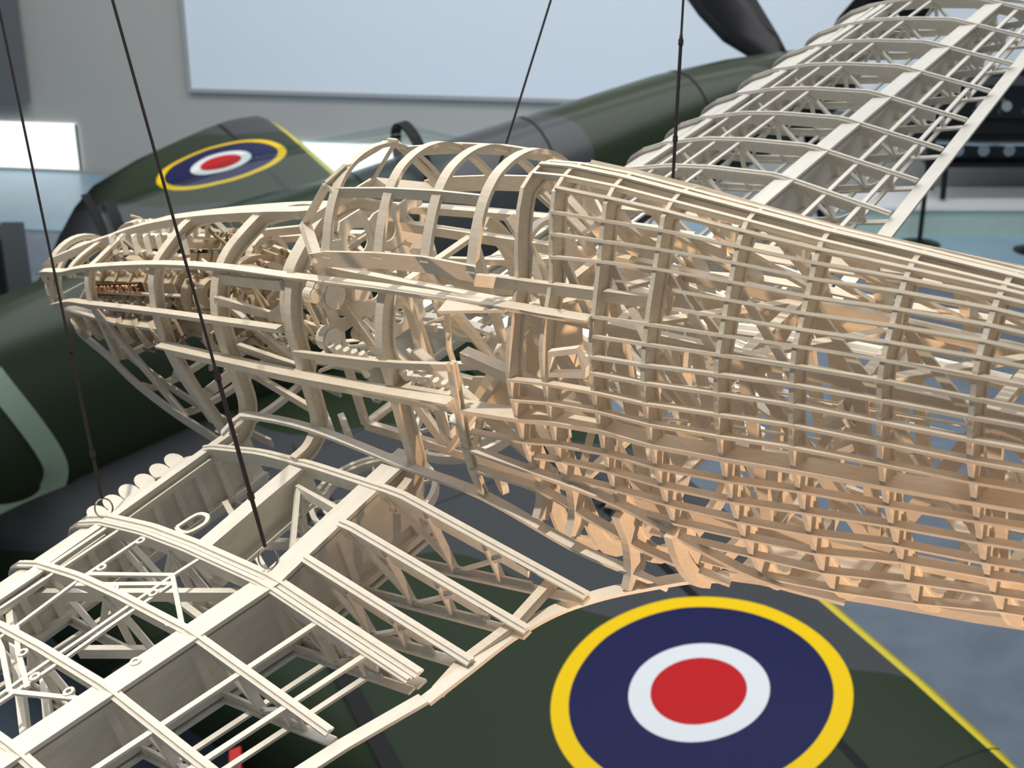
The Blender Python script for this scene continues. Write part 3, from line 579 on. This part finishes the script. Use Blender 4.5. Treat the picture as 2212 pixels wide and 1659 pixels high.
for k, (x, y, z, r) in enumerate(((1.92, -.20, .05, .11), (1.98, -.20, .05, .08), (2.05, 0, -.05, .20), (2.12, 0, -.05, .17), (2.18, 0, -.05, .12), (2.0, -.25, -.14, .07), (2.1, -.26, .12, .06), (1.95, .2, .05, .11), (2.2, -.2, .2, .05))):
    B(MB().ring((x, y, z), X_, r, .03, .05, 20), 'supercharger_ring', WOOD if k % 2 else TAN, eng); B(MB().disc((x + .01, y, z), X_, r * .5, .06, 14), 'supercharger_hub', TAN, eng)
for k in range(300):
    x = random.uniform(.9, 2.75); y = random.choice((-1, -1, 1)) * random.uniform(.08, .33); z = random.uniform(-.34, .16) + .12 * (x - 1.5); d = V((random.uniform(-.16, .16), random.uniform(-.07, .07), random.uniform(-.13, .13)))
    if y < 0 and .85 < x < 1.6 and -.12 < z < .16: y = -.12
    m_ = random.choice((WOOD, TAN, TAN, TAN, TAN2, TAN2, TAN2)); q = random.random()
    if q < .55: B(MB().strut((x, y, z), V((x, y, z)) + d, random.uniform(.012, .03), random.uniform(.006, .016), X_), 'engine_bracket', m_, eng)
    elif q < .8: B(MB().tube(smooth([(x, y, z), V((x, y, z)) + d * .6 + V((.04, 0, .04)), V((x, y, z)) + d * 1.3], 3), .009, 6), 'engine_pipe', m_, eng)
    else: B(MB().ring((x, y, z), (d.x, 1, d.z), random.uniform(.02, .045), .01, .016, 12), 'engine_clip', m_, eng)
for s_ in (-1, 1):
    for p, q in (((2.0, .22, .10), (2.86, .36, -.15)), ((2.05, .22, -.20), (2.86, .36, .24)), ((1.9, .26, -.25), (2.86, .40, -.32)), ((2.0, .2, .2), (2.86, .3, .32)), ((2.35, .4, .2), (2.88, .2, .0)), ((2.4, .40, -.05), (2.88, .42, -.06))):
        B(MB().strut((p[0], s_ * p[1], p[2]), (q[0], s_ * q[1], q[2]), .04, .022, Z_), 'engine_mount', WOOD)
    B(MB().strut((2.36, s_ * .34, .28), (2.86, s_ * .36, .33), .05, .02, Z_), 'engine_mount', WOOD)
npl = B(MB().plate([(.955, -.268, -.075), (1.475, -.268, .015), (1.465, -.268, .085), (.945, -.268, -.005)], (0, .012, 0)), 'name_plate', DARKWOOD)
tx_ = V((1, 0, .173)).normalized(); ty_ = tx_.cross(V((0, 1, 0))) * -1; ty_ = V((-tx_.z, 0, tx_.x)); tm = Matrix((tx_, ty_, tx_.cross(ty_))).transposed().to_4x4(); tm.translation = V((1.225, -.282, .010)) - O_
text_mesh('name_lettering', 'ROLLS ROYCE', .068, .004, COPPER, npl, tm)

# ------------------------------------------------------------------ wings
FR = [0, .012, .024, .072, .163, .315, .45, .657, 1]; TOPH = [0, .045, .073, .138, .205, .255, .262, .238, 0]; BOTH = [0, .03, .045, .075, .10, .115, .11, .09, 0]
def wp(side, y):
    d = max(0, y - 1.24); i_ = max(0, 1.24 - y)
    if side < 0: return 1.77 + .22 * d, 4.28 - .12 * d + .46 * i_, -.775 + .16 * d - .03 * i_, -.68 + .13 * d + .09 * i_
    return 1.77 + .10 * d, 4.26 - .095 * d + .46 * i_, -.845 + .03 * d + .03 * i_, -.79 + .035 * d + .15 * i_
def wz(side, x, y, top=True):
    xn, xt, zn, zt = wp(side, y); t = max(0, min(1, (x - xn) / (xt - xn))); k = (xt - xn) / 2.51
    return zn + (zt - zn) * t + (interp(t, FR, TOPH) if top else -interp(t, FR, BOTH)) * k
def wpt(side, x, y, top=True, dz=0): return V((x, side * y, wz(side, x, y, top) + dz))
def wing_top(u, v, side=-1, dz=0):
    z = -.5
    for _ in range(30): p = at(u, v, z=z); z += .5 * (wz(side, p.x, abs(p.y)) + dz - z)
    return at(u, v, z=z)
SX = 3.42
def rib(side, y, x0=None, x1=None, cap=.045, double=False):
    xn, xt, zn, zt = wp(side, y); a0 = xn if x0 is None else x0; a1 = xt - .012 if x1 is None else x1; N = 26
    if x0 is None: tt = [0, .005, .012, .024, .045, .072, .11, .163] + [.163 + (1 - .163) * k / N for k in range(1, N + 1)]; xs = [xn + (xt - xn) * t for t in tt if xn + (xt - xn) * t <= a1 + 1e-6]
    else: xs = [a0 + (a1 - a0) * k / N for k in range(N + 1)]
    top = [wpt(side, x, y) for x in xs]; bot = [wpt(side, x, y, False) for x in xs]; mb = MB()
    path = top if x0 is not None else [wpt(side, x, y, False) for x in xs[3::-1]][:-1] + top
    wpath = [p for p in path if wz(side, p.x, y) - wz(side, p.x, y, False) > .075 or p.x < xn + .3]
    mb.sweep(path, Y_, (-cap / 2, cap / 2), (.016, .026)); mb.sweep(wpath, Y_, (-.007, .007), (-.05, .018)); mb.sweep(path, Y_, (-.007, .007), (.024, .036))
    mb.sweep(bot, Y_, (-cap / 2, cap / 2), (-.008, .004)); mb.sweep([p for p in bot if p.x < xt - .2], Y_, (-.006, .006), (0, .035))
    r = B(mb, 'wing_rib', WOOD2)
    def br(xa, ta, xb, tb, w_=.03): B(MB().strut(wpt(side, xa, y, ta, -.02 if ta else .015), wpt(side, xb, y, tb, -.02 if tb else .015), w_, .014, Y_), 'rib_brace', WOOD2, r)
    aft = [SX + .1 + (xt - SX - .1) * f_ for f_ in (.0, .22, .30, .52, .60)]
    br(aft[1], True, aft[1] + .06, False, .035); br(aft[0], True, aft[2], False, .025); br(aft[3], True, aft[3] + .03, False, .035); br(aft[2], False, aft[4], True, .025)
    if x0 is None:
        fw = [xn + .42 + (SX - xn - .5) * f_ for f_ in (0, .25, .5, .75, 1)]
        for k in range(4): br(fw[k], k % 2 == 0, fw[k + 1], k % 2 == 1)
        br(fw[2], True, fw[2] + .01, False)
    return r
def spar(side, ys, xf, name, capw, webt=.016, stiff=.2, matw=WOOD2):
    pt = lambda y, top, dz=0: V((xf(y), side * y, wz(side, xf(y), y, top) + dz))
    rg = [[pt(y, True, -.004) - X_ * webt / 2, pt(y, True, -.004) + X_ * webt / 2, pt(y, False, .004) + X_ * webt / 2, pt(y, False, .004) - X_ * webt / 2] for y in ys]
    w_ = B(MB().loft(rg), name, matw)
    B(MB().sweep([pt(y, True, .012) for y in ys], X_, (-capw / 2, capw / 2), (-.009, .009)), 'spar_cap', WOOD2, w_); B(MB().sweep([pt(y, False, -.004) for y in ys], X_, (-capw / 2, capw / 2), (-.009, .009)), 'spar_cap', WOOD2, w_)
    B(MB().sweep([pt(y, True, -.035) + X_ * .02 for y in ys], X_, (-.018, .018), (-.015, .015)), 'spar_boom', WOOD2, w_); B(MB().sweep([pt(y, False, .035) + X_ * .02 for y in ys], X_, (-.018, .03), (-.015, .015)), 'spar_boom', WOOD2, w_)
    y = ys[0] + .1
    while y < ys[-1]:
        B(MB().strut(pt(y, True, -.05) + X_ * .022, pt(y, False, .05) + X_ * .022, .035, .028, Y_), 'spar_stiffener', WOOD2, w_); y += stiff
    return w_
PRIBS = [1.64, 2.02, 2.40, 2.79, 3.18, 3.57, 3.96, 4.35, 4.74, 5.13, 5.5]
SRIBS = [1.55, 1.94, 2.33, 2.721, 3.112, 3.503, 3.893, 4.30, 4.706, 5.105, 5.5]
for side, ribs in ((-1, PRIBS), (1, SRIBS)):
    for y in ribs: rib(side, y)
    rib(side, 1.235, cap=.05); rib(side, 1.283, cap=.035)
    rib(side, .637, 2.15); rib(side, .874, SX + .05); rib(side, 1.092, SX + .05)
    ys = [.40, .64, .87, 1.24] + ribs
    spar(side, ys, lambda y: SX, 'rear_spar', .115, stiff=.39)
    spar(side, ys, lambda y: wp(side, y)[0] + .40, 'front_spar', .05, stiff=.13)
    # leading-edge planking strip
    for ya, yb in zip(ys[1:], ys[2:]):
        q = []
        for y in (ya + .02, yb - .02):
            xn = wp(side, y)[0]; q.append([wpt(side, xn + f_, y, True, .003) for f_ in (.14, .19, .24, .30)])
        B(MB().loft([q[0] + [p - Z_ * .01 for p in q[0][::-1]], q[1] + [p - Z_ * .01 for p in q[1][::-1]]]), 'leading_edge_strip', WOOD2)
    # thin span-wise rods outboard of the joint
    for f_ in ((.27, .40, .53, .66) if side > 0 else (.30,)):
        B(MB().sweep([wpt(side, wp(side, y)[0] + f_ * (SX - wp(side, y)[0] - .0) * .95, y, True, .010) for y in [1.255] + ribs], X_, (-.011, .011), (-.006, .006)), 'span_rod', WOOD2)
    for f_ in (.36, .66):
        B(MB().sweep([wpt(side, SX + f_ * (wp(side, y)[1] - SX), y, True, .012) for y in [1.255] + ribs], X_, (-.014, .014), (-.006, .006)), 'span_rod', WOOD2)
        B(MB().sweep([wpt(side, SX + (f_ - .06) * (wp(side, y)[1] - SX), y, False, -.006) for y in [1.255] + ribs], X_, (-.014, .014), (-.006, .006)), 'span_rod', WOOD2)
    for f_ in (.35, .65): B(MB().sweep([wpt(side, wp(side, y)[0] + f_ * (SX - wp(side, y)[0]), y, False, -.006) for y in [1.255] + ribs], X_, (-.014, .014), (-.006, .006)), 'span_rod', WOOD2)
    # rear false spar between the inner ribs
    B(MB().sweep([V((4.28 - (.0 if y > .9 else -.06), side * y, (wz(side, 4.05, y) + wz(side, 4.05, y, False)) / 2 - .02)) for y in (.60, .874, 1.092, 1.24)], Z_, (-.02, .02), (-.03, .012)), 'flap_spar', WOOD)
    # trailing edge strip and wing-root fillet
    te = [V((wp(side, y)[1], side * y, wp(side, y)[3])) for y in ribs[::-1]]
    fil = [(4.29, -1.30, -.68), (4.33, -1.131, -.665), (4.36, -.90, -.67), (4.41, -.69, -.69), (4.515, -.524, -.70), (4.64, -.39, -.71), (4.775, -.27, -.717), (4.90, -.205, -.72)]
    fil = [V(p) if side < 0 else mir(p) + V((0, 0, -.06 * max(0, (abs(p[1]) - .5)))) for p in fil]
    B(MB().sweep(te + fil[:1], [V((1, 0, 0))] * (len(te) + 1), (-.075 if side > 0 else -.05, .015), (-.007, .007)), 'trailing_edge_strip', WOOD2)
    fp = smooth(fil, 5); B(MB().sweep(fp, Z_, (-.008, .008), (-.03, .028)), 'fillet_edge', WOOD2)
    # tip bow
    y = ribs[-1]; xn, xt, zn, zt = wp(side, y)
    B(MB().sweep(smooth([(xn, side * y, zn), (xn + .2, side * (y + .25), zn + .03), (xn + .7, side * (y + .42), zn + .05), (xt - .4, side * (y + .36), zt), (xt, side * y, zt)], 6), Z_, (-.012, .012), (-.012, .012)), 'wing_tip_bow', WOOD2)
# fillet stringers along the wing root
both([(2.30, -.60, -.44), (2.36, -.53, -.385), (2.45, -.50, -.365), (2.925, -.50, -.325), (3.521, -.485, -.385), at(1045, 1070, y=-.475), at(1240, 1180, y=-.455), at(1355, 1230, y=-.42), at(1440, 1268, y=-.34)], 'fillet_stringer', .016, .045, Z_, WOOD2)
both([(3.90, -.49, -.17), (4.216, -.44, -.24), (4.594, -.405, -.31), (4.834, -.385, -.40), (5.125, -.31, -.56), (5.396, -.2, -.66)], 'fillet_stringer', .014, .04, Z_)
both([(3.93, -.495, -.27), (4.216, -.425, -.34), (4.48, -.40, -.45), (4.7, -.36, -.56), (4.95, -.27, -.68)], 'fillet_stringer', .014, .04, Z_)
for x, yo, zo in ((4.216, .465, -.46), (4.368, .46, -.50), (4.594, .45, -.70), (4.834, .26, -.715)):
    for s_ in (-1, 1):
        pts = smooth([(x, s_ * .405, zo + .34), (x, s_ * .385, zo + .2), (x, s_ * (.38 * .6 + yo * .4), zo + .07), (x, s_ * yo, zo)], 4)
        B(MB().sweep(pts, X_, (-.018, .018), (-.03, .03)), 'fillet_former')
        B(MB().sweep(smooth([(x, s_ * .33, zo + .15), (x, s_ * .33, zo + .07), (x, s_ * (.33 * .5 + yo * .5), zo + .01), (x, s_ * yo, zo - .01)], 4), X_, (-.008, .008), (-.012, .012)), 'fillet_former')

# ---- port wing details
# nose discs on the inboard leading edge
for k in range(6):
    y = .70 + .095 * k; xn = wp(-1, y)[0]; c = wpt(-1, xn + .15, y, True, .012)
    B(MB().plate([c + V((.06 * math.cos(a), .045 * math.sin(a), -.02 * math.cos(a))) for a in [2 * PI * j / 16 for j in range(16)]], (0, 0, .014)), 'nose_disc', WOOD2)
# mid beam of the centre section
for s_ in (-1, 1):
    bm = B(MB().sweep([wpt(s_, 2.93, y, True, .0) for y in (.60, .9, 1.24)], X_, (-.045, .045), (-.01, .01)), 'centre_beam', WOOD2)
    B(MB().loft([[V((x, s_ * y, wz(s_, 2.93, y, True) - .02)) for x in (2.925, 2.94)] + [V((x, s_ * y, wz(s_, 2.93, y, True) - .17)) for x in (2.94, 2.925)] for y in (.60, .9, 1.24)]), 'beam_web', WOOD2, bm)
    B(MB().sweep([V((2.95, s_ * y, wz(s_, 2.93, y, True) - .17)) for y in (.60, 1.24)], X_, (-.045, .045), (-.01, .01)), 'beam_cap', WOOD2, bm)
    # landing-gear struts inside the bay
    A = wpt(s_, 2.98, .72, True, -.06)
    for q, w_ in ((wpt(s_, 3.30, 1.18, False, .06), .035), (wpt(s_, 3.36, 1.13, True, -.10), .035), (wpt(s_, 3.36, .78, True, -.05), .045), (wpt(s_, 3.36, .60, False, .08), .05), (wpt(s_, 3.0, .80, False, .05), .06)):
        B(MB().strut(A, q, w_, .02, X_ + Z_), 'bay_strut', WOOD2)
    for a_, b_ in (((3.0, .80, .06), (3.38, .86, .10)), ((3.0, .84, .02), (3.38, .92, .06)), ((2.3, 1.1, .10), (3.36, .70, .12)), ((2.25, .7, .06), (3.36, 1.18, .05))):
        B(MB().strut(wpt(s_, a_[0], a_[1], False, a_[2]), wpt(s_, b_[0], b_[1], False, b_[2]), .045, .03, Z_), 'bay_strut', WOOD2)
    wh = B(MB().ring((2.95, s_ * .33, -.82), (.05, 0, 1), .30, .025, .05, 36), 'wheel_rim', WOOD2)
    B(MB().ring((2.95, s_ * .33, -.80), (.05, 0, 1), .24, .02, .04, 32), 'wheel_hoop', WOOD2, wh); B(MB().disc((2.95, s_ * .33, -.80), Z_, .07, .05, 16), 'wheel_hub', WOOD2, wh)
    for k in range(8): a = 2 * PI * k / 8; B(MB().strut((2.95 + .06 * math.cos(a), s_ * .33 + .06 * math.sin(a), -.80), (2.95 + .29 * math.cos(a), s_ * .33 + .29 * math.sin(a), -.81), .02, .012, Z_), 'wheel_spoke', WOOD2, wh)
    for x in (2.62, 2.75, 3.6, 3.75): B(MB().ring((x, s_ * .22, -.55), (.6, 1, 0), .075, .014, .03, 18), 'pipe_clip', WOOD2)
# lozenge gun-bay frame, rods and lugs on the outer port wing
def rodpx(pts, w_=.018, t_=.012, dz=.012): B(MB().sweep([wing_top(u, v, -1, dz) for u, v in pts], X_, (-w_ / 2, w_ / 2), (-t_ / 2, t_ / 2)), 'span_rod', WOOD2)
rodpx([(280, 1131), (140, 1224), (0, 1316)]); rodpx([(328, 1149), (180, 1247), (37, 1353), (-60, 1420)])
rodpx([(446, 1199), (373, 1245), (190, 1372), (60, 1460), (-80, 1560)]); rodpx([(373, 1262), (240, 1352), (110, 1445), (0, 1518), (-60, 1560)])
for loop in ([(190, 1241), (373, 1243), (397, 1368), (300, 1440), (188, 1512), (22, 1495)], [(165, 1264), (375, 1262)], [(22, 1495), (4, 1400), (-8, 1376)], [(60, 1486), (40, 1410), (36, 1352)]):
    B(MB().sweep([wing_top(u, v, -1, .014) for u, v in loop], Z_, (-.006, .006), (-.011, .011)), 'gun_bay_frame', WOOD2)
for u, v in ((304, 1169), (220, 1227), (246, 1273), (332, 1282), (369, 1346), (293, 1430), (50, 1411), (76, 1463), (149, 1495)):
    B(MB().ring(wing_top(u, v, -1, .02), (0, 0, 1), .017, .012, .012, 12), 'fixing_lug', WOOD2)
hp = smooth([wing_top(u, v, -1, .0) for u, v in ((382, 1140), (425, 1113), (446, 1114), (449, 1122), (440, 1134), (408, 1151), (388, 1148), (382, 1140))], 3); B(MB().sweep(hp, Z_, (-.006, .006), (-.010, .010)), 'inspection_frame', WOOD2)
# drag braces in the outer bay
for a_, b_, z, w_ in (((70, 1285), (541, 1285), -.58, .05), ((172, 1408), (400, 1408), -.72, .05), ((22, 1310), (60, 1620), -.55, .055), ((95, 1450), (110, 1600), -.7, .05), ((340, 1265), (440, 1340), -.75, .03)):
    p = at(*a_, z=z); q = at(*b_, z=z + .02); B(MB().strut(p, q, w_, .03, Z_), 'drag_brace', WOOD2)

# ------------------------------------------------------------------ hanging wires
def wire(attach, tops, label, r=.0013):
    P = to_world(attach); dz = (P - CAM).dot(FWD); u, v = tops
    T = CAM + (RIGHT * ((u - 1106) / FPX) + DOWN * ((v - 829.5) / FPX) + FWD) * dz; d = (T - P).normalized(); E = P + d * ((8.99 - P.z) / d.z)
    o = empty('suspension_wire', P); tag(o, label, 'wire', 'suspension wires of the model aircraft'); L = V((0, 0, 0))
    MB().tube([L + d * .012, E - P], r, 8).build('cable', STEEL, o)
    MB().tube([d * .012, d * .05, d * .12, d * .16, d * .165], [.0016, .0019, .0019, .0019, r], 8).build('sleeve', STEEL, o)
    for zz in (.055, .155): MB().disc(d * zz, d, .0028, .006, 10).build('ferrule', STEEL, o)
    e = d.orthogonal().normalized(); MB().tube([d * .003 + d * (.009 * math.cos(a)) + e * (.009 * math.sin(a)) for a in [2 * PI * k / 20 for k in range(20)]], .0008, 6, True).build('split_ring', RINGM, o)
    MB().tube([d * -.006, V((.004, .002, -.010)), V((.009, -.004, -.014))], .0007, 6).build('hook', RINGM, o)
wire(wpt(-1, 2.12, 1.22, True, .05), (0, 28), 'wire hooked to the leading edge of the near wing')
wire(wpt(-1, 3.37, 1.19, True, .05), (243, 0), 'wire hooked to the main spar of the near wing')
wire(wpt(1, 2.2, 1.22, True, .03), (1190, 0), 'wire rising behind the canopy from the far wing leading edge')
wire(at(1452, 415, x=3.40), (1476, 0), 'wire hooked to the main spar of the far wing')
